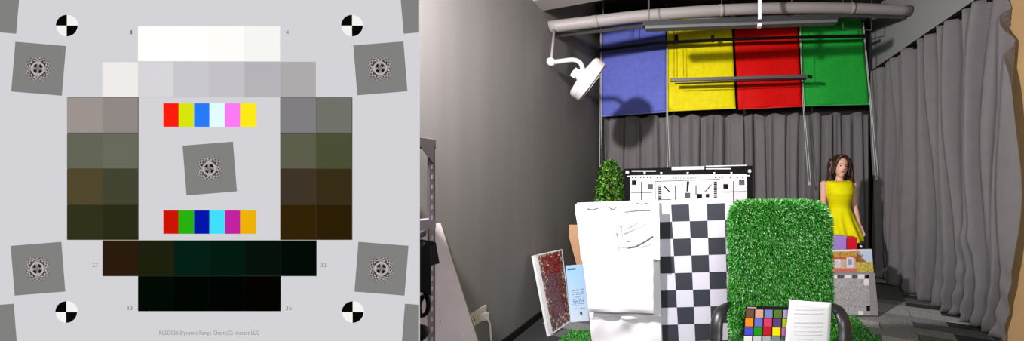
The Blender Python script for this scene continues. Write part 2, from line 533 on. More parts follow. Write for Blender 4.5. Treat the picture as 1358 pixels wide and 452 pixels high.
# slim rail under the pipe
rp = bent('', [(739, 47), (800, 40.5), (856, 34), (957, 26), (1050, 22), (1130, 21), (1198, 23)], 3.14, 3.62, 0, None, '', '')
MBr = MB().tube(smoothpath(rp, 4), 0.016, 4, r2=0.035, up=(0, 0, 1))
slim = thing('slim_rail', rp[0], 'slim grey rail just beneath the thick pipe', 'rail')
MBr.build('bar', m_steel, slim)
for t in (1, 3, 5):
    MB().tube([rp[t], Vector((rp[t].x, rp[t].y, ZT))], 0.004, 6).build('hanger_rod', m_steel, slim)

# batten light fitting
b0, b1 = P(853, 35.5, 2.92), P(1110, 27, 3.0)
bat = thing('batten_light', (b0+b1)/2, 'long switched-off batten light fitting hung below the pipe', 'light fitting')
ax = (b1-b0).normalized()
def beam(a, b, w, h, off=Vector((0,0,0))):
    d = (b-a).normalized(); s = Vector((-d.y, d.x, 0)).normalized()*w/2; u = Vector((0,0,h/2))
    a = a+off; b = b+off
    return MB().add([a-s-u, a+s-u, a+s+u, a-s+u, b-s-u, b+s-u, b+s+u, b-s+u],
                    [(0,3,2,1),(4,5,6,7),(0,1,5,4),(1,2,6,5),(2,3,7,6),(3,0,4,7)])
beam(b0, b1, 0.07, 0.042, Vector((0,0,.014))).build('housing', M('batten_housing', (44, 46, 48), 0.7), bat, bevel=0.004)
beam(b0+ax*.02, b1-ax*.01, 0.075, 0.026, Vector((0,-.004,-.02))).build('diffuser', M('batten_diffuser', (92, 92, 90), 0.5), bat, bevel=0.006)
for x in (861, 1008):
    q = P(x, 26, 2.93)
    MB().tube([q, Vector((q.x, q.y, ZT))], 0.0035 if x < 900 else 0.018, 8).build('hanger_rod', m_steel if x < 900 else m_white, bat)
q = P(1007, 34, 2.9); MB().box((q.x-.016, q.y-.02, q.z-.014), (q.x+.016, q.y+.02, q.z+.012)).build('end_clip', m_white, bat)

# wire hanger frame by the green blind
hq = [P(1118, 24, 3.8), P(1118, 38, 3.8), P(1156, 40, 3.8), P(1156, 27, 3.8)]
hf = thing('wire_bracket', hq[1], 'thin pale wire bracket in front of the top of the green blind', 'bracket')
for k in range(3):
    MB().tube([hq[k], hq[k+1]], 0.006, 6).build('rod', m_steel, hf)
for k in (0, 3):
    MB().tube([hq[k], Vector((hq[k].x, hq[k].y, ZT))], 0.005, 6).build('rod', m_steel, hf)

# dark rail across the blinds
kp = bent('', [(796, 66.5), (840, 61), (884, 56.5), (975, 52), (1060, 49.5), (1152, 47.5)], 3.93, 3.93, 0, None, '', '')
kr = thing('dark_track', kp[0], 'dark track hanging in front of the four coloured blinds', 'track')
MB().tube(smoothpath(kp, 4), 0.020, 4, r2=0.03, up=(0, 0, 1)).build('bar', m_black, kr)
for t in (1, 2, 4):
    MB().tube([kp[t], Vector((kp[t].x, kp[t].y, ZT))], 0.004, 6).build('hanger_rod', m_black, kr)
for x, yt in ((897, 36), (945, 36)):
    q = P(x, 53, 3.93); MB().box((q.x-.02, q.y-.02, q.z-.02), (q.x+.02, q.y+.02, q.z+.05)).build('clip', m_black, kr)

# short light bar hung in front of yellow and red blinds
l0, l1 = P(889, 106.5, 3.85), P(1071, 101.5, 3.85)
lb = thing('light_bar', (l0+l1)/2, 'short grey bar hung on wires in front of the yellow and red blinds', 'bar')
beam(l0, l1, 0.05, 0.036).build('bar', m_steel, lb, bevel=0.004)
beam(l1, P(1077, 102.5, 3.85), 0.03, 0.03).build('end_plug', m_black, lb)
beam(P(895, 111, 3.85), P(1069, 105, 3.85), 0.03, 0.01).build('tube', m_black, lb)
for x in (894, 898, 1064):
    q = P(x, 104, 3.85); MB().tube([q, Vector((q.x, q.y, ZT))], 0.003, 6).build('wire', m_black, lb)

# ------------------------------------------------------------------ four coloured roller blinds
YBL = 4.2
blinds = [('blue', (100, 110, 196), (799, 883), (797.5, 154), (883.5, 148), [(796.5, 30), (796, 150), (795.5, 216)], 'blue roller blind, leftmost of the four, with a round shadow on it'),
          ('yellow', (236, 222, 0), (885, 970), (886, 147), (975.5, 143), [(884, 30), (884, 150), (885.5, 226)], 'yellow roller blind hanging between the blue and red ones'),
          ('red', (216, 10, 4), (973, 1057), (979, 144.5), (1063.5, 140.5), [(1060, 30), (1065, 140), (1072, 238)], 'red roller blind hanging between the yellow and green ones'),
          ('green', (36, 168, 58), (1058, 1142), (1067, 140), (1153, 138), [(1144, 30), (1154, 140), (1161, 232)], 'green roller blind, rightmost of the four')]
for nm, rgb, (tx0, tx1), bl, br, ch, lab in blinds:
    tl, tr = P(tx0, 24, YBL), P(tx1, 24, YBL); b_l, b_r = P(*bl, YBL), P(*br, YBL)
    root = thing('roller_blind', (b_l+b_r)/2, lab, 'roller blind', 'coloured roller blinds')
    # fabric with a faint ripple
    nx, ny = 24, 30; vs_ = []; fs = []
    ph = rng.random()*6
    for j in range(ny+1):
        for i in range(nx+1):
            u, v = i/nx, j/ny
            p = bil([tl, tr, b_r, b_l], u, v)
            p = p + Vector((0, 0.006*math.sin(u*9+ph)*v + 0.004*math.sin(v*14+u*5+ph), 0))
            vs_.append(p)
    for j in range(ny):
        for i in range(nx):
            a = j*(nx+1)+i; fs.append((a, a+nx+1, a+nx+2, a+1))
    MB().add(vs_, fs).build('fabric', M('blind_'+nm, rgb, 0.55, vary=(14, 0.10), bump=(25, 0.25), spec=0.12), root, smooth=True, solid=0.003)
    MB().tube([b_l, b_r], 0.009, 8).build('bottom_bar', M('blind_bar_'+nm, tuple(min(255, int(c*.85+40)) for c in rgb), 0.5), root)
    MB().tube([tl+Vector((0,.02,.0)), tr+Vector((0,.02,.0))], 0.025, 12).build('roller', m_steel, root)
    for e in (tl, tr):
        MB().box((e.x-.006, e.y-.01, e.z-.03), (e.x+.006, e.y+.06, ZT)).build('mount', m_steel, root)
    c = [P(x, y, YBL-(.05 if nm != 'green' else .17)) for x, y in ch]
    g2 = Vector((0.028, 0, 0))
    MB().tube(smoothpath([c[0], c[1], c[2], c[2]+g2*.5+Vector((0,0,-.02)), c[2]+g2, c[1]+g2*.5, c[0]+g2*.35], 5), 0.003, 6).build('bead_chain', m_chain, root)

# ------------------------------------------------------------------ white lamp on the bent arm
lamp = thing('pendant_lamp', P(731, 82, 2.9), 'white drum lamp on a bent white arm hanging from the pipe at left', 'lamp')
j0 = P(731, 82, 2.9)
MB().tube([P(735, 40, 2.98), P(733, 62, 2.93), j0], 0.011, 10).build('stem', m_pipe, lamp, smooth=True)
MB().ball(j0, 0.036, 14, 10).build('joint', m_white, lamp, smooth=True)
arm = smoothpath([P(731, 83, 2.9), P(745, 81, 2.88), P(761, 79.5, 2.86), P(770, 84, 2.85), P(772.5, 93, 2.84), P(769, 100, 2.84), P(764, 104, 2.84)], 6)
MB().tube(arm, 0.019, 14).build('arm', M('lamp_enamel', (196, 194, 192), .5), lamp, smooth=True)
n_l = Vector((0.70, 0.42, -0.52)).normalized()
cen = P(777, 103, 2.85)
MB().lathe([(0.03, -0.075), (0.05, -0.07), (0.06, -0.045), (0.165, -0.035), (0.188, -0.022), (0.195, 0.0), (0.195, 0.055), (0.188, 0.062), (0.10, 0.065)], cen, n_l, 48).build('shade', M('lamp_enamel', (196, 194, 192), .5), lamp, smooth=False, bevel=0.002)
MB().lathe([(0.178, 0.066), (0.178, 0.07)], cen, n_l, 40).build('diffuser', M('lamp_diffuser', (225, 225, 220), 0.3), lamp)
MB().lathe([(0.042, -0.10), (0.042, -0.06)], cen + Vector((-.02, 0, -.015)), n_l, 20).build('mount', m_white, lamp, bevel=0.003)

# ------------------------------------------------------------------ left corner: shelf, leaning board, studio lamp, socket
m_angle = M('slotted_angle_steel', (112, 104, 108), 0.45, metal=0.3)
m_hole = M('slot_dark', (22, 20, 22), 0.8)
px_, py_ = -1.17, 1.45
shelf = thing('shelf_unit', (-1.28, 1.17, 0), 'grey slotted-angle steel shelf unit beside the left wall', 'shelf')
ZS = 1.327
for (x, y, sx, sy) in ((-1.17, 1.45, -1, -1), (-1.17, 0.9, -1, 1), (-1.40, 1.45, 1, -1), (-1.40, 0.9, 1, 1)):
    post = MB()
    post.box((min(x, x+sx*.03), min(y, y+sy*.003), 0), (max(x, x+sx*.03), max(y, y+sy*.003), ZS))
    post.box((min(x, x+sx*.003), min(y, y+sy*.03), 0), (max(x, x+sx*.003), max(y, y+sy*.03), ZS))
    po = post.build('post', m_angle, shelf)
    if y > 1.2:
        h = MB()
        for k in range(30):
            z = ZS-0.03-k*0.043
            h.box((x+sx*.015-.004, y-sy*.0-.0045, z-.009), (x+sx*.015+.004, y+.004, z+.009))
            h.box((x-.0005 if sx < 0 else x-.004, y-.02, z-.009), (x+.001 if sx < 0 else x+.0, y-.012, z+.009))
        h.build('slot_row', M('slot_pale', (170, 160, 166), 0.6), po, kind='stuff')
for z in (1.30, 0.962, 0.35):
    f = MB().box((-1.395, 0.905, z+.022), (-1.172, 1.445, z+.03)).build('shelf_board', M('shelf_board_pale', (190, 182, 186), 0.6), shelf)
    MB().box((-1.169, 0.9, z-.012), (-1.166, 1.45, z+.026)).build('rail', m_angle, shelf)
    MB().box((-1.40, 0.9, z-.012), (-1.397, 1.45, z+.026)).build('rail', m_angle, shelf)
    MB().box((-1.40, 1.4505, z-.012), (-1.17, 1.4535, z+.026)).build('rail', m_angle, shelf)
    MB().box((-1.40, .8965, z-.012), (-1.17, .8995, z+.026)).build('rail', m_angle, shelf)
q = Vector((-1.17, 1.44, 1.31))
MB().poly([q+Vector((.006, 0, 0)), q+Vector((.006, -.09, 0)), q+Vector((.006, 0, -.09))], (-.003, 0, 0)).build('corner_gusset', m_angle, shelf)

lbw = thing('leaning_board', (-1.2, 1.7, 0), 'white panel with yellow edge leaning on the left wall behind the shelf post', 'board')
tq = [Vector((-1.418, 1.475, .93)), Vector((-1.412, 1.785, .93)), Vector((-1.20, 1.885, 0.0)), Vector((-1.205, 1.475, 0.0))]
MB().slab(tq, (-.006, 0, 0)).build('panel', M('lilac_white_laminate', (228, 218, 224), 0.5, vary=(5, .05)), lbw)
e0, e1 = tq[1], tq[2]
MB().slab([e0+Vector((.001,0,0)), e0+Vector((-.004,.012,0)), e1+Vector((-.004,.012,0)), e1+Vector((.001,0,0))], (-.006, 0, 0)).build('edge_strip', M('yellowed_edge', (150, 146, 84), 0.6), lbw)
for (u, v) in ((.55, .32), (.75, .62), (.5, .5), (.85, .8)):
    c = bil(tq, u, v); MB().lathe([(0.007, 0), (0.006, 0.008)], c, (1, 0, .22), 12).build('screw_cap', m_white, lbw)

sl = thing('studio_lamp', (-1.0, 1.17, 0), 'black studio lamp with barn doors on a stand, half hidden behind the chart', 'studio lamp')
hc = Vector((-1.03, 1.13, .87))
hd = Vector((0.75, 0.62, -0.12)).normalized()
MB().lathe([(.03, -.16), (.055, -.15), (.06, -.02), (.066, 0), (.066, .012)], hc - hd*.03, hd, 24).build('head', m_black, sl, bevel=0.002)
MB().lathe([(.055, .0), (.03, .012), (.004, .014)], hc-hd*.016, hd, 20).build('lens', M('lamp_lens', (150, 150, 150), 0.15), sl)
def flap(a, b, c, d): return MB().slab([a, b, c, d], 0.002).build('barn_door', m_black, sl)
flap(P(553, 316, 1.18), P(578, 321, 1.24), P(583, 349, 1.26), P(553, 357, 1.18))
flap(P(553, 338, 1.12), P(566, 356, 1.16), P(572, 366, 1.2), P(553, 361, 1.12))
s_ = hd.cross(Vector((0,0,1))).normalized()
flap(hc+s_*.06+Vector((0,0,.05)), hc+s_*.11+hd*.08+Vector((0,0,.08)), hc+s_*.11+hd*.08-Vector((0,0,.08)), hc+s_*.06-Vector((0,0,.05)))
flap(hc-s_*.05+Vector((0,0,.06)), hc+s_*.05+Vector((0,0,.06)), hc+s_*.07+hd*.07+Vector((0,0,.11)), hc-s_*.07+hd*.07+Vector((0,0,.11)))
MB().ball(P(560, 323, 1.175), .008, 8, 6).build('hinge_knob', m_steel, sl); MB().ball(P(561, 347, 1.175), .008, 8, 6).build('hinge_knob', m_steel, sl)
pb = Vector((-1.01, 1.18, 0))
MB().tube([pb+Vector((0,0,.03)), pb+Vector((-.015,-.03,.80))], 0.014, 10).build('pole', m_black, sl)
MB().tube([pb+Vector((-.015,-.03,.78)), pb+Vector((-.02,-.045,.82))], 0.022, 10).build('yoke_clamp', m_black, sl)
MB().ball(pb+Vector((.0,-.0,.62)), .03, 10, 8).build('height_clamp', m_black, sl, smooth=True)
for k in range(3):
    a = k*2*PI/3 + .6
    c0 = pb+Vector((0, 0, .56)); c1 = pb+Vector((math.cos(a)*.13, math.sin(a)*.13, .012))
    MB().tube([c0, c1], 0.012, 8).build('leg', m_black, sl)
cb = MB().tube(smoothpath([P(556, 372, 1.2), P(562, 384, 1.19), P(568, 400, 1.18), P(566, 414, 1.18), P(558, 418, 1.17), P(556, 404, 1.17), P(561, 392, 1.17)], 5), 0.007, 8)
cb.build('cable', m_black, sl, smooth=True)

# wall socket
def wl(px, py):   # point on the left wall seen at a pixel
    Y = -XL*F/(CX-px); return P(px, py, Y)
so = thing('wall_socket', wl(632, 421), 'cream double wall socket with a white plug, on the left wall', 'wall socket')
ya, yb2 = wl(619, 420).y, wl(643, 420).y; zc = wl(632, 419.5).z
MB().box((XL, ya, zc-.044), (XL+.012, yb2, zc+.044)).build('plate', M('cream_socket', (212, 202, 180), 0.4), so, bevel=.003)
for yy in (ya+.04, yb2-.04):
    for dz, dy in ((.014, 0), (-.008, .01), (-.008, -.01)):
        MB().box((XL+.0118, yy+dy-.003, zc+dz-.006), (XL+.0128, yy+dy+.003, zc+dz+.006)).build('pin_hole', m_black, so)
MB().box((XL+.012, yb2-.065, zc-.035), (XL+.045, yb2-.02, zc+.01)).build('plug', m_white, so, bevel=.006)
MB().tube(smoothpath([(XL+.04, yb2-.045, zc-.02), (XL+.06, yb2-.045, zc-.06), (XL+.05, yb2-.02, zc-.15), (XL+.05, yb2+.01, .01)], 6), .006, 8).build('cord', m_white, so, smooth=True)

# framed mosaic picture leaning at the left wall
fp = [P(709, 338, 2.66), P(745, 330.5, 2.92), P(757, 425.5, 2.79), P(730, 445, 2.52)]
def ray_plane(px, py, a, b_, c):
    n_ = (b_-a).cross(c-a); o_ = Vector((0, 0, ZC)); d_ = P(px, py, 1.0)-o_
    return o_ + d_*((a-o_).dot(n_)/d_.dot(n_))
fp[1] = ray_plane(745, 330.5, fp[0], fp[3], fp[2])
fr = thing('framed_picture', (fp[2]+fp[3])/2, 'white-framed red and brown mosaic picture leaning against the left wall', 'picture')
nrm = (fp[1]-fp[0]).cross(fp[3]-fp[0]).normalized()     # points into the wall side
if nrm.x > 0: nrm = -nrm
MB().slab(fp, nrm*.03).build('backing', m_white, fr)
uu = (fp[1]-fp[0]).normalized()
def edge_bar(a, b, inn, w):
    return MB().slab([a - nrm*.004, b - nrm*.004, b+inn*w - nrm*.004, a+inn*w - nrm*.004], nrm*.012).build('frame_bar', m_white, fr)
cen_ = (fp[0]+fp[1]+fp[2]+fp[3])/4
for a, b, w_ in ((fp[0], fp[1], .010), (fp[1], fp[2], .008), (fp[2], fp[3], .010), (fp[3], fp[0], .026)):
    inn = cen_ - (a+b)/2; d_ = (b-a).normalized(); inn = (inn - d_*inn.dot(d_)).normalized()
    edge_bar(a, b, inn, w_)
r4 = random.Random(11)
def mosaic(u, v):
    e = max(abs(u-.52)*2.0, abs(v-.5)*1.75) + r4.uniform(-.22, .22)
    if v < .3 and abs(u-.5) < .36 and r4.random() < .6: return (122+r4.randint(-30, 30), 26, 28)
    if e < .72:
        k = r4.randint(-14, 14)
        return (112+k, 74+k, 78+k) if r4.random() < .75 else (90+k, 44, 46)
    c = r4.choice([(176, 166, 152), (120, 108, 100), (70, 52, 48), (150, 60, 58), (196, 186, 170), (98, 84, 78)])
    return c
b = MB()
fi = [bil(fp, .07, .02), bil(fp, .97, .02), bil(fp, .97, .98), bil(fp, .09, .98)]
print_sheet(b, [p - nrm*.003 for p in fi], 22, 48, mosaic)
b.build('mosaic_print', attr_mat('print_gloss', rough=.35), fr)

# pale blue poster board
bp_ = [P(750, 352.5, 2.86), P(776, 350.5, 2.84), P(781, 425, 2.79), P(757, 428, 2.76)]
bo = thing('poster_board', (bp_[2]+bp_[3])/2, 'pale blue printed board standing right of the mosaic picture', 'board')
bp_[3].z = 0.002; bp_[2].z = .002; bp_[1] = ray_plane(776, 350.5, bp_[0], bp_[3], bp_[2])
MB().slab(bp_, (0, .012, 0)).build('panel', m_white, bo)
r5 = random.Random(5)
def bluefn(u, v):
    base = (150+int(60*v), 200+int(25*v), 238)
    if .05 < v < .08 and .1 < u < .5: return (60, 90, 140)
    if .42 < v < .80 and .2 < u < .85 and int(v*50) % 2 == 0 and r5.random() < .6: return (120, 150, 190)
    if .84 < v < .88 and .55 < u < .65: return (40, 60, 80)
    return base
b = MB(); print_sheet(b, [p+Vector((0, -.001, 0)) for p in bp_], 24, 60, bluefn)
b.build('print', attr_mat('print_gloss'), bo)

# kraft carton
kq = [P(755, 298, 2.55), P(790, 296, 2.55), P(800, 420, 2.5), P(764, 352, 2.55)]
kc = thing('cardboard_sheet', P(780, 440, 3.0), 'brown kraft cardboard sheet behind the white cloth board', 'cardboard')
kc.location.z = 0; ORG[kc.name].z = 0
YKC = 3.0
kx0, kx1 = P(754.5, 300, YKC).x, P(800, 300, YKC).x
zt = P(755, 298, YKC).z
MB().poly([(kx0, YKC, zt), (kx0+.004, YKC, zt-.12), (kx0+.07, YKC, zt-.36), (kx0+.07, YKC-.02, 0.0), (kx1, YKC-.02, 0.0), (kx1, YKC, zt)], (0, .012, 0)).build('sheet', M('kraft_board', (198, 156, 118), .8), kc)
MB().slab([Vector((kx0+.10, YKC-.003, zt-.02)), Vector((kx1, YKC-.003, zt-.02)), Vector((kx1, YKC-.016, .2)), Vector((kx0+.12, YKC-.016, .2))], (0, -.006, 0)).build('flap', M('kraft_board', (198, 156, 118)), kc)

# ------------------------------------------------------------------ checkerboard and white cloth board
YK = 2.2
def LK(i, j):
    yj = 270.5+22.75*j; t = (yj-271)/159.0
    x = 890+23.7*i + t*(9-1.6*i)
    return P(x, yj-0.03*(x-914), YK)
ckb = thing('checkerboard', Vector((P(920, 475, YK).x, YK+.01, 0)), 'large black and white checkerboard panel between the white cloth and the grass chair', 'checkerboard')
i1 = 3.3
bq = [P(866, 266, YK), P(967, 262, YK), LK(i1, 9.0), LK(-1, 9.0)]
bq[2].z = bq[3].z = 0.0
MB().slab([p + Vector((0, .003, 0)) for p in bq], (0, .012, 0)).build('panel', M('checker_white', (212, 212, 224), .5), ckb)
m_cb = M('checker_black', (58, 61, 68), .6, spec=.15); m_cw = M('checker_white', (212, 212, 224), .5)
for j in range(0, 9):
    for i in range(-1, 4):
        ia, ib = i, min(i+1, i1-.05)
        q = [LK(ia+.006, j+.006), LK(ib-.006, j+.006), LK(ib-.006, j+.994), LK(ia+.006, j+.994)]
        for p in q: p.z = max(p.z, .001)
        MB().slab(q, (0, .0028, 0)).build('square', m_cb if (i+j) % 2 == 0 else m_cw, ckb)

YW = 2.16
wb = thing('white_board', Vector((P(825, 470, YW).x, YW+.01, 0)), 'white foam board standing on the floor, carrying white cloth', 'board')
wq = [P(765, 269, YW), P(872, 265, YW), P(879, 470, YW), P(788, 470, YW)]
wq[2].z = wq[3].z = 0
MB().slab(wq, (0, .02, 0)).build('panel', M('white_foam', (236, 236, 238), .6), wb)

def seg_d(px, py, a, b_):
    ax_, ay = a; bx, by = b_; dx, dy = bx-ax_, by-ay
    t = max(0, min(1, ((px-ax_)*dx+(py-ay)*dy)/(dx*dx+dy*dy)))
    return math.hypot(px-ax_-t*dx, py-ay-t*dy)
def crease(px, py, pts, w): return max(math.exp(-(seg_d(px, py, a, b_)/w)**2) for a, b_ in zip(pts[:-1], pts[1:]))
def cloth(name, quad_px, Y, nx, ny, hfn, label, mat=m_cloth, th=.003):
    q = [Vector((x, y, 0)) for x, y in quad_px]; vs_ = []; fs = []
    for j in range(ny+1):
        for i in range(nx+1):
            p = bil(q, i/nx, j/ny); h = hfn(p.x, p.y, i/nx, j/ny)
            w_ = P(p.x, p.y, Y); vs_.append(w_ + Vector((0, -h, 0)))
    for j in range(ny):
        for i in range(nx):
            a = j*(nx+1)+i; fs.append((a, a+nx+1, a+nx+2, a+1))
    return tag(MB().add(vs_, fs).build(name, mat, smooth=True, solid=th), label, 'cloth')
def shirt_h(x, y, u, v):
    h = .050 + .003*math.sin(x*.19+y*.07) + .002*math.sin(y*.23-x*.05)
    pk = 1/(1+math.exp(-(x-823)/1.1)) * 1/(1+math.exp((x-869)/1.4)) * 1/(1+math.exp(-(y-283)/1.0)) * 1/(1+math.exp((y-(326-.010*(x-838)**2*.45))/1.3))
    h += .014*pk
    h -= .056*crease(x, y, [(821, 309), (822, 321), (824, 334)], 0.9); h -= .056*crease(x, y, [(827, 299), (828, 312), (829.5, 320)], 0.8)
    h -= .056*crease(x, y, [(781, 277), (786, 278), (795, 276)], 1.4)
    h -= .055*crease(x, y, [(811, 276), (815, 278), (818, 275)], 1.0); h -= .048*crease(x, y, [(846, 269.5), (853, 270.5), (860, 269)], .9)
    h -= .044*crease(x, y, [(830, 281), (848, 279), (863, 279)], 1.5)
    h += .010*crease(x, y, [(832, 306), (845, 300), (858, 294)], 2.5)
    h -= .056*crease(x, y, [(836, 327), (845, 325.5), (856, 320), (867, 313)], 1.0); h -= .034*crease(x, y, [(832, 303), (841, 299), (848, 295)], .9); h -= .030*crease(x, y, [(833, 319), (842, 318)], .9)
    h += .008*crease(x, y, [(806, 341), (812, 341), (818, 345)], 2.0)
    return max(h, .002)
cloth('upper_cloth', [(766.5, 270), (875.5, 266), (877, 341.5), (775, 341.5)], YW-.004, 230, 160, shirt_h, 'white cotton garment with a pocket fold on the upper half of the white board')
def sheet_h(x, y, u, v):
    h = .070 + .003*math.sin(x*.11+y*.05) + .002*math.sin(y*.3)
    h -= .012*max(0, v-.93)/.07*(u > .0)*(0.5+.5*math.sin(u*9+1))
    return h
cloth('folded_cloth', [(777, 333), (869, 336), (869.5, 410.5), (786, 408)], YW-.006, 70, 60, sheet_h, 'flat folded white cloth at the middle of the white board')
def low_h(x, y, u, v):
    h = .018 + .007*math.sin(x*.16 + 2.5*math.sin(y*.06)) + .006*math.sin(y*.14+x*.06)
    h += .016*math.exp(-((x-838-(y-430)*.5)/9)**2) - .014*math.exp(-((x-858)/7)**2)*math.exp(-((y-430)/9)**2)
    h += .012*crease(x, y, [(786, 418), (815, 414), (850, 420), (874, 416)], 3)
    if y < 416: h *= .25+.75*max(0, (y-410)/6)
    return max(h, .003)
cloth('lower_cloth', [(783, 407), (876, 407), (879, 470), (788, 470)], YW-.004, 100, 70, low_h, 'crumpled white cloth at the foot of the white board')

# ------------------------------------------------------------------ resolution chart behind
YR = 3.2
def R(px, py, d=0.0): return P(px, py, YR) + Vector((0, -d, 0))
rc = thing('resolution_chart', Vector((P(913, 300, YR).x, YR, 0)), 'wide white resolution chart in a black frame behind the checkerboard', 'test chart')
MB().slab([R(827.5, 223.5), R(998, 219.5), R(998.5, 318), R(828, 320)], (0, .02, 0)).build('frame', M('chart_frame_black', (14, 13, 14), .7, spec=.12), rc)
MB().slab([R(835.5, 232.5, .002), R(990.5, 230.5, .002), R(991, 308, .002), R(836, 310, .002)], (0, .0018, 0)).build('white_field', M('chart_paper', (220, 218, 222), .6), rc)
for x in (850, 975):
    q = P(x, 320, YR); MB().box((q.x-.02, YR+.005, 0), (q.x+.02, YR+.03, P(x, 300, YR).z)).build('support', m_blackm, rc)
def rmark(x0, y0, x1, y1, name, mat, d=.004):
    MB().slab([R(x0, y0, d), R(x1, y0, d), R(x1, y1, d), R(x0, y1, d)], (0, .0015, 0)).build(name, mat, rc)
mk, mg_, mw = M('print_black', (18, 17, 18), .7, spec=.1), M('print_grey', (92, 91, 93), .7, spec=.1), M('print_white', (240, 240, 240), .5)
for x0, y0, s, m_ in ((838, 239, 6.2, mk), (859, 244, 7, mg_), (959.3, 244, 6.4, mk), (980, 238, 7.2, mg_), (908.5, 255.5, 6.8, mg_), (924, 257, 7, mk), (936, 257, 4.5, mk)):
    rmark(x0, y0, x0+s, y0+s*.98 if s != 4.5 else y0+4.5, 'test_square', m_)
ln = MB()
def line(x0, y0, x1, y1, w, w1=None):
    a, b_ = Vector((x0, y0, 0)), Vector((x1, y1, 0)); d = (b_-a).normalized(); n_ = Vector((-d.y, d.x, 0))
    w1 = w if w1 is None else w1
    w *= 1.35; w1 *= 1.35
    q = [a+n_*w/2, b_+n_*w1/2, b_-n_*w1/2, a-n_*w/2]
    ln.slab([R(p.x, p.y, .0035) for p in q], (0, .0012, 0))
for a in ((851, 241, 851, 300, 1.1), (896, 246, 896, 266, 1.1), (923, 246, 923, 258, .8), (973, 240, 973, 300, 1.1), (880, 246, 889, 255.5, 1.2), (935, 254, 943.5, 245, .8),
          (837, 255, 865, 255, .7), (960, 254.5, 990, 254, .7), (869, 240.5, 955, 237.5, .5), (869, 240.5, 869.5, 300, .4), (912.6, 240.5, 911.2, 254, 2.6, 1.2),
          (872, 265.5, 890, 265, 1.5)):
    line(*a)
for k in range(9):
    line(873, 246.5+k*2.4, 877.3, 246.5+k*2.4, 1.2); line(946.8, 242+k*2.4, 950.8, 242+k*2.4, 1.6-.06*k)
for x in (838, 842, 849, 853, 858, 862, 871, 875, 948, 953, 957, 968, 977, 984): line(x, 235+.0*x, x+1.6, 235, 1.5)
for k in range(14): line(893+k*2.2, 236, 894+k*2.2, 236, .8)
ln.build('printed_lines', mk, rc, kind='stuff')
for x0, y0, x1, y1 in ((838, 226, 870, 227.4), (936, 223, 969, 224.4)): rmark(x0, y0, x1, y1, 'white_bar', mw)
MB().slab([R(891, 221.3, .012), R(934, 220.5, .012), R(934, 224.4, .012), R(891, 225.2, .012)], (0, .01, 0)).build('ruler_strip', mw, rc)
MB().slab([R(936, 219.8, .004), R(990, 218.6, .004), R(990, 219.6, .004), R(936, 221, .004)], (0, .01, 0)).build('ruler_strip', mw, rc)
for x in (855, 877, 912, 947, 970):
    MB().poly([R(x+1.6, 228.3, .004), R(x-1.6, 228.3, .004), R(x, 232, .004)], (0, .002, 0)).build('arrow_mark', mw, rc)
for x, y in ((832, 228.3), (994, 226.7)):
    MB().poly([R(x+2.4*math.cos(-k*PI/6), y+2.4*math.sin(-k*PI/6), .004) for k in range(12)], (0, .002, 0)).build('corner_dot', M('print_pale', (200, 200, 200)), rc)
rmark(832, 233, 836, 234.5, 'white_bar', mw); rmark(990, 232, 994, 233.5, 'white_bar', mw)

# ------------------------------------------------------------------ leafy topiary
YT = 3.85
tc_ = P(809, 240, YT); ty = thing('topiary_plant', (tc_.x, YT, 0), 'bushy green leafy plant standing left of the resolution chart', 'plant')
MB().lathe([(.10, 0), (.13, .02), (.155, .26), (.165, .28), (.15, .285), (.14, .25)], (tc_.x, YT, 0), (0,0,1), 28).build('pot', M('dark_pot', (60, 56, 52), .6), ty, smooth=False)
MB().tube([(tc_.x, YT, .2), (tc_.x, YT, 1.2)], .015, 8).build('stem', M('plant_stem', (92, 70, 44), .8), ty)
lv = MB(); r6 = random.Random(21)
gcols = [(92, 160, 30), (52, 112, 20), (112, 176, 44), (28, 72, 14), (140, 196, 80), (60, 128, 20), (20, 54, 12)]
for k in range(3600):
    h = r6.random()**.8; z = .32 + 1.06*h
    rr = (.165*(1-.45*max(0, h-.55)/.45-max(0, h-.85)**2*12) if h > .55 else .165) * (0.6+.45*r6.random()**.5)
    a = r6.uniform(0, 2*PI)
    c = Vector((tc_.x+rr*math.cos(a), YT+rr*math.sin(a), z))
    n_ = Vector((math.cos(a), math.sin(a), r6.uniform(-.2, 1.0))).normalized()
    t_ = n_.cross(Vector((r6.uniform(-1,1), r6.uniform(-1,1), r6.uniform(-1,1)))).normalized(); w_ = n_.cross(t_)
    t_ = (t_ + n_*.6).normalized(); l_ = r6.uniform(.022, .036); ww = l_*.32
    lv.add([c, c+t_*l_*.5+w_*ww, c+t_*l_, c+t_*l_*.5-w_*ww], [(0, 1, 2, 3)], L3(r6.choice(gcols)))
lv.build('foliage', attr_mat('leaf_print', rough=.45), ty, kind='stuff')

# ------------------------------------------------------------------ grass-covered office chair
CXh = .36
chair = thing('office_chair', (CXh, 1.5, 0), 'black office chair with curved arms under the grass cover', 'chair')
m_ch = M('chair_fabric', (34, 34, 36), .85); m_arm = M('chair_arm_plastic', (34, 34, 36), .38, spec=.5)
MB().box((CXh-.24, 1.28, .345), (CXh+.24, 1.72, .405)).build('seat', m_ch, chair, bevel=.025)
MB().box((CXh-.23, 1.725, .46), (CXh+.23, 1.785, 1.005)).build('backrest', m_ch, chair, bevel=.028)
MB().box((CXh-.03, 1.70, .33), (CXh+.03, 1.83, .355)).build('back_bracket', m_black, chair)
MB().box((CXh-.03, 1.79, .335), (CXh+.03, 1.82, .70)).build('back_bracket', m_black, chair)
def armrest(pts):
    q = smoothpath([P(*p) for p in pts], 6); n_ = len(q)
    MB().tube(q, [.010+.019*min(1, i/10) for i in range(n_)], 16, r2=[.009+.008*min(1, i/8) for i in range(n_)], up=(1, 0, 0)).build('armrest', m_arm, chair, smooth=True)
armrest([(968, 402, 1.60), (962, 406.5, 1.54), (955, 414, 1.49), (951, 427, 1.46), (950, 443, 1.44), (951, 462, 1.42), (962, 487, 1.42), (985, 497, 1.42)])
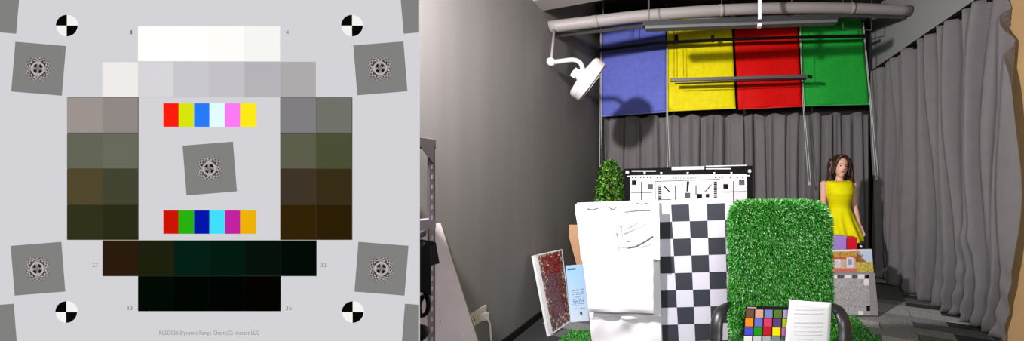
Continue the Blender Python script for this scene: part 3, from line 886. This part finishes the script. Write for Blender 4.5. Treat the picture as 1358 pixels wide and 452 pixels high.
armrest([(1097, 402, 1.60), (1104, 406, 1.55), (1112, 412, 1.50), (1118.5, 425, 1.46), (1120.5, 441, 1.44), (1119, 462, 1.42), (1112, 487, 1.42), (1092, 497, 1.42)])
MB().tube([(CXh, 1.5, .06), (CXh, 1.5, .35)], .028, 12).build('column', m_black, chair)
for k in range(5):
    a = k*2*PI/5 + .3
    e = Vector((CXh+.25*math.cos(a), 1.5+.25*math.sin(a), .065))
    MB().tube([(CXh, 1.5, .10), e], [.028, .016], 8).build('base_arm', m_black, chair)
    MB().lathe([(.026, -.02), (.028, 0), (.026, .02)], e - Vector((0, 0, .037)), (math.cos(a+1), math.sin(a+1), 0), 14).build('castor', m_black, chair)

grass_cols = [(26, 112, 22), (40, 138, 32), (50, 156, 40), (20, 92, 16), (72, 172, 58), (40, 130, 30), (160, 206, 150), (124, 180, 100), (84, 166, 64)]
def blades(mb, c, n_, ln_, rg, droop=.4, wid=.0028):
    d = (n_ + Vector((rg.uniform(-.7,.7), rg.uniform(-.7,.7), rg.uniform(-.7,.5)))).normalized()
    s_ = d.cross(Vector((rg.uniform(-1,1), rg.uniform(-1,1), rg.uniform(-1,1)))).normalized()*wid
    m_ = c + d*ln_*.6; e = m_ + (d + Vector((0,0,-droop)) + s_*40*rg.uniform(-1,1)).normalized()*ln_*.5
    mb.add([c-s_, c+s_, m_+s_*.8, m_-s_*.8, e], [(0,1,2,3), (3,2,4)], L3(rg.choice(grass_cols)))
prof = [(1.84, .80), (1.84, .95), (1.835, 1.0), (1.81, 1.025), (1.77, 1.03), (1.725, 1.02), (1.703, .985), (1.70, .9), (1.698, .75), (1.69, .6), (1.68, .50), (1.66, .45), (1.62, .425), (1.5, .418), (1.29, .415), (1.26, .405), (1.25, .36)]
prof = [Vector((0, a, b_)) for a, b_ in smoothpath([Vector((a, b_, 0)) for a, b_ in prof], 4) for a, b_ in [(0, 0)]] if False else [Vector((0, q.x, q.y)) for q in smoothpath([Vector((a, b_, 0)) for a, b_ in prof], 4)]
def halfw(p):
    w_ = .252
    if p.z > .93: w_ -= .05*((p.z-.93)/.10)**2
    return w_
nu = 24; vs_ = []; fs = []
for p in prof:
    for i in range(nu+1):
        u = -1+2*i/nu; hw = halfw(p)
        vs_.append(Vector((CXh+u*hw, p.y - (.02*max(0, abs(u)-.85)/.15 if p.y > 1.75 else -.02*max(0, abs(u)-.85)/.15), p.z - (.012*max(0, abs(u)-.8)/.2 if p.z > 1.0 else 0))))
for j in range(len(prof)-1):
    for i in range(nu):
        a = j*(nu+1)+i; fs.append((a, a+1, a+nu+2, a+nu+1))
gm = thing('grass_cover', (CXh, 1.6, .40), 'artificial grass mat draped over the office chair back and seat', 'grass mat')
MB().add(vs_, fs).build('mat', M('grass_backing', (12, 56, 14), .9), gm, solid=.008)
gb = MB(); rg = random.Random(9)
acc = []
for j in range(len(prof)-1):
    for i in range(nu):
        a = j*(nu+1)+i; q = [vs_[a], vs_[a+1], vs_[a+nu+2], vs_[a+nu+1]]
        n_ = (q[3]-q[0]).cross(q[1]-q[0]); ar = n_.length; n_ = n_.normalized()
        cnt = ar*95000
        if q[0].y > 1.8: cnt *= .35
        cnt = int(cnt)+(rg.random() < cnt % 1)
        for _ in range(cnt):
            c = bil([q[0], q[1], q[2], q[3]], rg.random(), rg.random())
            blades(gb, c + n_*0.004*(1 if True else 0), n_, rg.uniform(.016, .03), rg)
# side edges
for _ in range(2600):
    sgn = rg.choice((-1, 1)); p = prof[rg.randrange(len(prof))]
    blades(gb, Vector((CXh+sgn*(halfw(p)-.002), p.y+rg.uniform(-.004, .012), p.z+rg.uniform(-.02, .02))), Vector((sgn, -.3, .1)).normalized(), rg.uniform(.012, .024), rg)
gb.build('grass_blades', attr_mat('leaf_print', rough=.45), gm, kind='stuff')

# colour checker card
YQ = 1.5
def K(px, py, d=0): return P(px, py, YQ) + Vector((0, -d, 0))
kk = thing('colour_checker', (K(1025, 460).x, YQ, .425), 'black colour checker card with 24 patches leaning on the grass chair', 'colour chart')
MB().slab([K(989, 405.5), K(1065, 407.5), K(1062, 462), K(985.5, 461)], (0, .004, 0)).build('card', M('checker_card', (22, 21, 24), .5), kk)
MB().slab([K(991, 406.8, .001), K(1003, 407.2, .001), K(1003, 408.6, .001), K(991, 408.2, .001)], (0, .0009, 0)).build('label_strip', M('strip_beige', (190, 172, 150)), kk)
ccols = [[(112,76,58),(222,165,140),(120,135,195),(92,120,34),(168,160,205),(110,190,170)],
         [(250,145,20),(105,112,205),(225,60,100),(92,62,128),(178,204,14),(245,170,20)],
         [(75,75,205),(28,150,14),(195,20,36),(250,230,8),(195,110,180),(20,140,170)],
         [(240,238,238),(210,212,214),(180,180,184),(135,135,140),(86,86,90),(44,44,46)]]
for r in range(4):
    for c in range(6):
        cx_ = 994.6+12.3*c - .9*r; cy_ = 415.5+11.75*r + .15*c
        q = [K(cx_-5.2, cy_-5.2, .002), K(cx_+5.2, cy_-5.1, .002), K(cx_+5.0, cy_+5.2, .002), K(cx_-5.4, cy_+5.1, .002)]
        MB().slab(q, (0, .0018, 0)).build('colour_patch', M('cc_%d_%d' % (r, c), ccols[r][c], .6), kk)

# sheet of paper with printed lines
YP = 1.46
def Q(px, py, d=0): return P(px, py, YP) + Vector((0, -d, 0))
ps = thing('paper_sheet', (Q(1070, 466).x, YP, .42), 'white printed paper sheet standing on the grass seat over the colour checker', 'paper')
pq = [(1047, 397), (1102.5, 401), (1100, 464), (1040, 464)]
vs_ = []; fs = []
for j in range(9):
    for i in range(13):
        p = bil([Vector((*a, 0)) for a in pq], i/12, j/8); vs_.append(Q(p.x, p.y, .006*math.sin(i/12*PI)))
for j in range(8):
    for i in range(12):
        a = j*13+i; fs.append((a, a+13, a+14, a+1))
MB().add(vs_, fs).build('sheet', M('white_paper', (238, 236, 240), .7), ps, smooth=True, solid=.001)
tx = MB(); rt = random.Random(2)
for y, x0, x1, h in ((404.5, 1055, 1092, .8), (410, 1054, 1092, .8), (415.2, 1053, 1092, 1.3), (420.5, 1052.5, 1062, 1.1), (427, 1053, 1091, 1.6), (432.3, 1052.5, 1091, 1.6), (438.5, 1052.5, 1090, .9), (443.3, 1052, 1090, 1.0), (449, 1052, 1078, .8)):
    x = x0
    while x < x1:
        w_ = rt.uniform(1.5, 4.5); e = min(x+w_, x1)
        u0, u1 = (x-1045)/56, (e-1045)/56
        tx.slab([Q(x, y-h/2, .0012+.006*math.sin(max(0,min(1,u0))*PI)), Q(e, y-h/2, .0012+.006*math.sin(max(0,min(1,u1))*PI)), Q(e, y+h/2, .0012+.006*math.sin(max(0,min(1,u1))*PI)), Q(x, y+h/2, .0012+.006*math.sin(max(0,min(1,u0))*PI))], (0, .0005, 0))
        x = e + .7
tx.build('printed_text', M('print_pale_grey', (206, 204, 212), .7), ps, kind='stuff')

# ------------------------------------------------------------------ floor grass mats
def floor_mat(name, x0, x1, y0, y1, label, n_, seed):
    o = thing(name, ((x0+x1)/2, (y0+y1)/2, 0), label, 'grass mat')
    MB().box((x0, y0, 0.0), (x1, y1, .006)).build('mat', M('grass_backing', (12, 56, 14)), o)
    b = MB(); r = random.Random(seed)
    for _ in range(n_):
        blades(b, Vector((r.uniform(x0, x1), r.uniform(y0, y1), .006)), Vector((0, 0, 1)), r.uniform(.012, .024), r, .2, .003)
    b.build('grass_blades', attr_mat('leaf_print'), o, kind='stuff')
floor_mat('floor_grass_mat', .70, 1.23, 2.35, 2.98, 'green artificial grass mat on the carpet under the speckled box', 9000, 31)
floor_mat('floor_grass_mat', -1.06, -.74, 2.22, 2.58, 'green artificial grass mat on the carpet at the foot of the pale blue board', 6000, 32)

# ------------------------------------------------------------------ boxes by the mannequin
YX = 2.87
zb = .013
sb = thing('speckled_box', (P(1132, 418, YX).x, YX+.05, zb), 'grey speckled texture chart box with white corner squares, on the grass mat', 'box')
def S(px, py, d=0): return P(px, py, YX) + Vector((0, -d, 0))
sq = [S(1092, 363), S(1160, 362), S(1165, 418), S(1092, 419)]
sq[2].z = sq[3].z = zb
MB().slab(sq, (0, .10, 0)).build('body', M('box_grey', (150, 148, 152), .6), sb)
sp = M('speckle_print', (172, 168, 172), .6)
nt = sp.node_tree; bb = nt.nodes['Principled BSDF']
tcn = nt.nodes.new('ShaderNodeTexCoord'); vo = nt.nodes.new('ShaderNodeTexNoise'); vo.inputs['Scale'].default_value = 130; vo.inputs['Detail'].default_value = 6
rr_ = nt.nodes.new('ShaderNodeValToRGB'); rr_.color_ramp.elements[0].position = .36; rr_.color_ramp.elements[1].position = .62
rr_.color_ramp.elements[0].color = (*L3((140, 136, 140)), 1); rr_.color_ramp.elements[1].color = (*L3((200, 197, 200)), 1)
nt.links.new(tcn.outputs['Object'], vo.inputs['Vector']); nt.links.new(vo.outputs['Fac'], rr_.inputs['Fac']); nt.links.new(rr_.outputs['Color'], bb.inputs['Base Color'])
MB().slab([S(1093, 364.5, .002), S(1152, 363.5, .002), S(1154.5, 417, .002), S(1093, 418, .002)], (0, .0018, 0)).build('speckle_panel', sp, sb)
for x0, y0, x1, y1, m_ in ((1137.5, 363.5, 1146, 369.5, mw), (1145.5, 370, 1152, 378, mw), (1110, 364.5, 1119, 369, mg_), (1120, 364.5, 1129, 369, mw), (1130, 364, 1137, 369, mg_), (1147, 364, 1152, 369, mk),
                           (1149, 405, 1153.5, 412, mk), (1138, 412, 1144, 417, mw), (1106, 365, 1110, 369, mw)):
    MB().slab([S(x0, y0, .004), S(x1, y0, .004), S(x1, y1, .004), S(x0, y1, .004)], (0, .0018, 0)).build('corner_square', m_, sb)
ztop = S(1130, 362.5).z
cr = thing('storage_crate', (P(1130, 400, 3.1).x, 3.13, 0), 'dark crate behind the landscape picture, holding the purple and red boxes', 'crate')
cx0, cx1 = P(1096, 400, 3.0).x, P(1153, 400, 3.0).x
zcr = P(1130, 332, 3.0).z
MB().box((cx0, 3.0, 0.0), (cx1, 3.26, zcr-.02)).build('body', m_black, cr, bevel=.006)
MB().box((cx0-.008, 2.995, zcr-.02), (cx1+.008, 3.268, zcr)).build('lid', M('crate_lid', (36, 36, 38), .5), cr, bevel=.004)

# landscape picture on top of the speckled box
YL = 2.92
def Lp(px, py, d=0): return P(px, py, YL) + Vector((0, -d, 0))
lq = [Lp(1094, 332), Lp(1156, 330.5), Lp(1158.5, 361), Lp(1094, 362)]
lq[2].z = lq[3].z = ztop + .001
lp_ = thing('landscape_picture', ((lq[2]+lq[3])/2), 'autumn landscape picture of a small house, standing on the speckled box', 'picture')
MB().slab(lq, (0, .02, 0)).build('canvas', m_white, lp_)
r7 = random.Random(8)
def landscape(u, v):
    x = 1094+u*62; y = v
    n_ = r7.uniform(-18, 18)
    def c(r, g, b_): return tuple(max(0, min(255, k+n_)) for k in (r, g, b_))
    if v < .05: return (232, 232, 236)
    if 1107 < x < 1114 and .40 < y < .78: return (226, 222, 228) if r7.random() < .85 else (120, 110, 120)
    if 1122 < x < 1131 and .34 < y < .80: return (150, 160, 185) if 1124 < x < 1129 and .42 < y < .7 else (228, 222, 226)
    if y > .84 and x < 1135: return c(198, 112, 100)
    if 1099 < x < 1134 and .32 < y < .84: return c(206, 178, 160) if y > .42 else c(190, 96, 70)
    if x < 1136 and y < .34: return c(206, 160, 74) if r7.random() < .7 else c(150, 110, 50)
    if x > 1136 and y < .55 and (x-1136)/20 + r7.uniform(-.15, .15) > y*.9+.05: return (196, 214, 238)
    if y < .55: return c(150, 96, 52)
    return c(206, 186, 84) if r7.random() < .75 else c(150, 140, 60)
b = MB(); print_sheet(b, [p+Vector((0, -.001, 0)) for p in lq], 62, 32, landscape)
b.build('print', attr_mat('print_gloss'), lp_)
# purple and red boxes on the crate
def small_box(name, x0, x1, y0, Y, d, rgb, label):
    a, b_ = P(x0, y0, Y), P(x1, y0, Y)
    t = thing(name, ((a.x+b_.x)/2, Y+d/2, zcr), label, 'box')
    MB().box((a.x, Y, zcr), (b_.x, Y+d, a.z-.012)).build('body', M(name+'_card', rgb, .6), t, bevel=.003)
    MB().box((a.x-.002, Y-.002, a.z-.012), (b_.x+.002, Y+d+.002, a.z)).build('lid', M(name+'_lid', tuple(min(255, c+8) for c in rgb), .55), t, bevel=.002)
small_box('purple_box', 1105, 1122.5, 313.5, 3.02, .12, (164, 132, 214), 'small lilac box on the dark crate below the yellow dress')
small_box('red_box', 1123.2, 1137, 315, 3.03, .10, (214, 14, 34), 'small red box on the dark crate right of the lilac box')
bw = thing('small_camera', P(1142, 330, 3.03), 'tiny black camera with a white lens cap on the dark crate, by the red box', 'camera')
bw.location.z = zcr; ORG[bw.name].z = zcr
q = P(1139, 324, 3.03); q2 = P(1147, 331, 3.03)
MB().box((q.x, 3.03, zcr), (q2.x, 3.07, q.z)).build('body', m_black, bw, bevel=.004)
cq = P(1141.5, 326.5, 3.03); MB().lathe([(.010, 0), (.009, .012)], cq, (0, -1, 0), 14).build('lens_cap', m_white, bw)

# ------------------------------------------------------------------ mannequin in a yellow dress
YM = 3.48
k_ = YM/F
def Z(py): return ZC-(py-CY)*k_
def X(px): return (px-CX)*k_
mx = X(1113.5)
man = thing('person', (mx, YM, 0), 'female mannequin in a sleeveless yellow dress with long brown hair', 'mannequin')
m_skin = M('mannequin_skin', (224, 172, 150), .5)
bd = MB()
def V(px, py, d=0.0): return Vector((X(px), YM+d, Z(py)))
# torso, pelvis
bd.tube([V(1113, 306, .0), V(1113, 298), V(1113.5, 288), V(1113.5, 276), V(1113, 262), V(1112.5, 250), V(1112.5, 243), V(1112.5, 239.5)],
        [.085, .10, .10, .085, .10, .105, .085, .045], 20, r2=[.12, .14, .125, .098, .122, .135, .13, .06], up=(0, 1, 0))
for s in (-1, 1): bd.ball(V(1112.5+s*7, 256, -.075), (.048, .045, .048))
# neck and head
bd.tube([V(1112.5, 242), V(1113, 236, -.005), V(1113.5, 230, -.01)], [.045, .037, .038], 14)
hc_ = V(1114, 220.5, -.018)
rot = Matrix.Rotation(math.radians(7), 3, 'Y') @ Matrix.Rotation(math.radians(4), 3, 'X')
bd.ball(hc_ + Vector((0, .012, .025)), (.072, .088, .082), 20, 14, rot)
bd.ball(hc_ + rot @ Vector((0, -.022, -.028)), (.056, .064, .078), 18, 12, rot)
bd.ball(hc_ + rot @ Vector((0, -.045, -.088)), (.028, .028, .022), 12, 8)
bd.tube([hc_ + rot @ Vector((0, -.078, .012)), hc_ + rot @ Vector((0, -.098, -.022)), hc_ + rot @ Vector((0, -.078, -.030))], [.008, .012, .009], 8)
for s in (-1, 1): bd.ball(hc_ + rot @ Vector((s*.074, .005, -.005)), (.012, .02, .03), 10, 8)
# arms
def arm_(sh, el, wr_, hand):
    bd.ball(sh, .040, 14, 10)
    bd.tube([sh, (sh*2+el)/3, (sh+el*2)/3, el], [.037, .034, .030, .027], 14)
    bd.ball(el, .027, 12, 8)
    bd.tube([el, (el*2+wr_)/3, wr_], [.027, .028, .019], 14)
    bd.ball(wr_, .021, 10, 8)
    d = (hand-wr_).normalized(); s_ = d.cross(Vector((0, 1, 0)))
    if s_.length < .3: s_ = d.cross(Vector((1, 0, 0)))
    s_.normalize(); n_ = d.cross(s_)
    palm = wr_ + d*.04
    bd.tube([wr_, wr_+d*.03, wr_+d*.075], [.016, .013, .011], 12, r2=[.02, .034, .036], up=n_)
    for i, (o_, l_) in enumerate(((-.027, .055), (-.009, .068), (.009, .064), (.026, .050))):
        b0_ = wr_ + d*.068 + s_*o_
        bd.tube([b0_, b0_+d*l_*.45+n_*.004, b0_+d*l_*.8+n_*.014, b0_+d*l_+n_*.024], [.009, .0085, .008, .007], 8)
    t0 = wr_ + d*.022 - s_*.026
    bd.tube([t0, t0 - s_*.02 + d*.02, t0 - s_*.026 + d*.05 + n_*.01], [.011, .0095, .008], 8)
arm_(V(1093, 244.5, .01), V(1091.5, 273, .0), P(1088, 275.5, 3.36), P(1079, 270, 3.28))
arm_(V(1132, 245.5, .01), V(1134.5, 273, .02), V(1137.5, 297, -.03), V(1139, 309, -.06))
# legs and feet
for s in (-1, 1):
    x = mx + s*.062
    hip, kn, an = Vector((x, YM, Z(304))), Vector((x+s*.004, YM-.01, .36)), Vector((x, YM+.02, .07))
    bd.tube([hip, hip*.6+kn*.4, kn+Vector((0,0,.05)), kn], [.075, .065, .05, .046], 14)
    bd.ball(kn, .046, 12, 8)
    bd.tube([kn, kn*.7+an*.3+Vector((0,.012,0)), an], [.045, .048, .027], 14)
    bd.ball(an, .028, 10, 8)
    bd.tube([an+Vector((0,.02,-.035)), an+Vector((0,-.06,-.04)), an+Vector((0,-.13,-.052))], [.030, .026, .014], 12, r2=[.026, .032, .028], up=(0,0,1))
body = bd.build('body', m_skin, man, smooth=True)
rm = body.modifiers.new('remesh', 'REMESH'); rm.mode = 'VOXEL'; rm.voxel_size = .0055; rm.use_smooth_shade = True
sm = body.modifiers.new('smooth', 'SMOOTH'); sm.factor = .5; sm.iterations = 3
# face details
fo = lambda x, y, z: hc_ + rot @ Vector((x, y, z))
for s in (-1, 1):
    MB().ball(fo(s*.026, -.070, .004), (.012, .006, .006), 10, 6, rot).build('eye', M('eye_dark', (48, 34, 30), .3), man, smooth=True)
    MB().tube([fo(s*.012, -.080, .022), fo(s*.026, -.080, .027), fo(s*.042, -.068, .022)], .0028, 6).build('eyebrow', M('brow_brown', (70, 44, 32), .8), man)
MB().ball(fo(0, -.080, -.052), (.020, .008, .007), 12, 6, rot).build('lips', M('lip_red', (196, 70, 74), .4), man, smooth=True)
# hair: cap plus long wavy locks
hr = MB(); m_hair = M('brown_hair', (52, 28, 18), .45, vary=(40, .35), spec=.5)
cap_v = []; cap_f = []
nn, mm = 28, 14
for i in range(mm+1):
    ph = PI*.5*(1 - i/mm*1.75)
    for k in range(nn):
        t = 2*PI*k/nn
        v = Vector((.092*math.cos(ph)*math.cos(t), .104*math.cos(ph)*math.sin(t), .108*math.sin(ph)))
        v *= 1+.05*math.sin(t*7+i*.6)
        if v.y < -.03 and v.z < .045:      # leave the face open
            v.y = max(v.y, -.03-.02*abs(v.x)/.09); 
            v.x = (.070 if v.x >= 0 else -.070) if abs(v.x) < .070 else v.x
        cap_v.append(hc_ + rot @ (v + Vector((0, .016, .022))))
for i in range(mm):
    for k in range(nn): cap_f.append((i*nn+k, (i+1)*nn+k, (i+1)*nn+(k+1) % nn, i*nn+(k+1) % nn))
r8 = random.Random(4)
hr.ball(hc_ + rot @ Vector((0, .03, .03)), (.092, .088, .094), 20, 14, rot)
for k in range(64):
    t = r8.uniform(-.10*PI, 1.10*PI)          # sides and back, open at the front
    cx_, sy_ = math.cos(t), math.sin(t)
    ln_ = r8.uniform(.22, .34) if cx_ > -.2 else r8.uniform(.17, .27)
    pts = []; rs = []
    for j in range(9):
        f = j/8
        rad = 1.04 + .20*math.sin(min(1, f*1.25)*PI*.6) + .10*math.sin(f*12 + k)
        pts.append(hc_ + Vector((cx_*.088*rad + .012*math.sin(f*11+k*1.7)*f + (.02*f if cx_ > .2 else -.006*f), sy_*.086*rad*(1-.1*f)+.02, .075*(1-f*1.2) - ln_*f*.85)))
        rs.append(.017*(1-.55*f)*(1 if j else .7))
    hr.tube(pts, rs, 7)
for s in (-1, 1):                              # swept front locks from the parting
    for q_ in range(5):
        a = .02+.012*q_
        pts = [fo(.008*s-.012, -.035-.010*(4-q_), .112-.006*q_), fo(s*.040-.006, -.062+.008*q_, .088-.004*q_), fo(s*(.066+.003*q_), -.056+.010*q_, .040), fo(s*(.076+.004*q_), -.040+.008*q_, -.02), fo(s*(.080+.004*q_), -.03+.008*q_, -.09)]
        hr.tube(smoothpath(pts, 4), .013, 7)
hr.build('hair', m_hair, man, smooth=True)
# dress
m_dress = M('yellow_dress', (228, 222, 2), .7, vary=(20, .05), spec=.1)
dr = []   # (py, half width px, half depth m, centre px, depth offset, fold amount)
for row in ((238.6, 12.5, .045, 1112.6, .0, 0), (240.6, 16.2, .085, 1112.6, 0, 0), (244, 17.6, .112, 1112.6, -.004, 0), (250, 17.6, .130, 1112.6, -.012, 0), (256, 17.2, .140, 1112.6, -.018, .004),
            (263, 15.6, .125, 1113, -.012, .004), (270, 13.6, .108, 1113.2, -.004, .004), (275, 13.3, .104, 1113.4, 0, .006), (281, 15.0, .118, 1114, 0, .02), (288, 17.0, .135, 1114.6, 0, .05),
            (296, 18.6, .150, 1116, -.003, .08), (304, 20.0, .165, 1117.5, -.005, .11), (311, 21.2, .175, 1119, -.006, .13), (317, 22.0, .18, 1120, -.006, .14)):
    dr.append(row)
nn = 72; vs_ = []; fs = []
rows = []
for a, b_ in zip(dr[:-1], dr[1:]):
    for j in range(4): rows.append([a[i]+(b_[i]-a[i])*j/4 for i in range(6)])
rows.append(list(dr[-1]))
for (py, hw, hd, cx_, do, fa) in rows:
    for k in range(nn):
        t = 2*PI*k/nn
        fo_ = 1 + fa*(math.sin(t*9+.6) + .5*math.sin(t*5+1.2))
        zo = 0
        if py < 242: zo = -.012*max(0, math.cos(t + PI/2))*(242-py)/3 - .0
        vs_.append(Vector((X(cx_)+math.cos(t)*hw*k_*fo_, YM+do+math.sin(t)*hd*fo_, Z(py)+zo)))
for j in range(len(rows)-1):
    for k in range(nn): fs.append((j*nn+k, j*nn+(k+1) % nn, (j+1)*nn+(k+1) % nn, (j+1)*nn+k))
MB().add(vs_, fs).build('dress', m_dress, man, smooth=True, solid=.004)
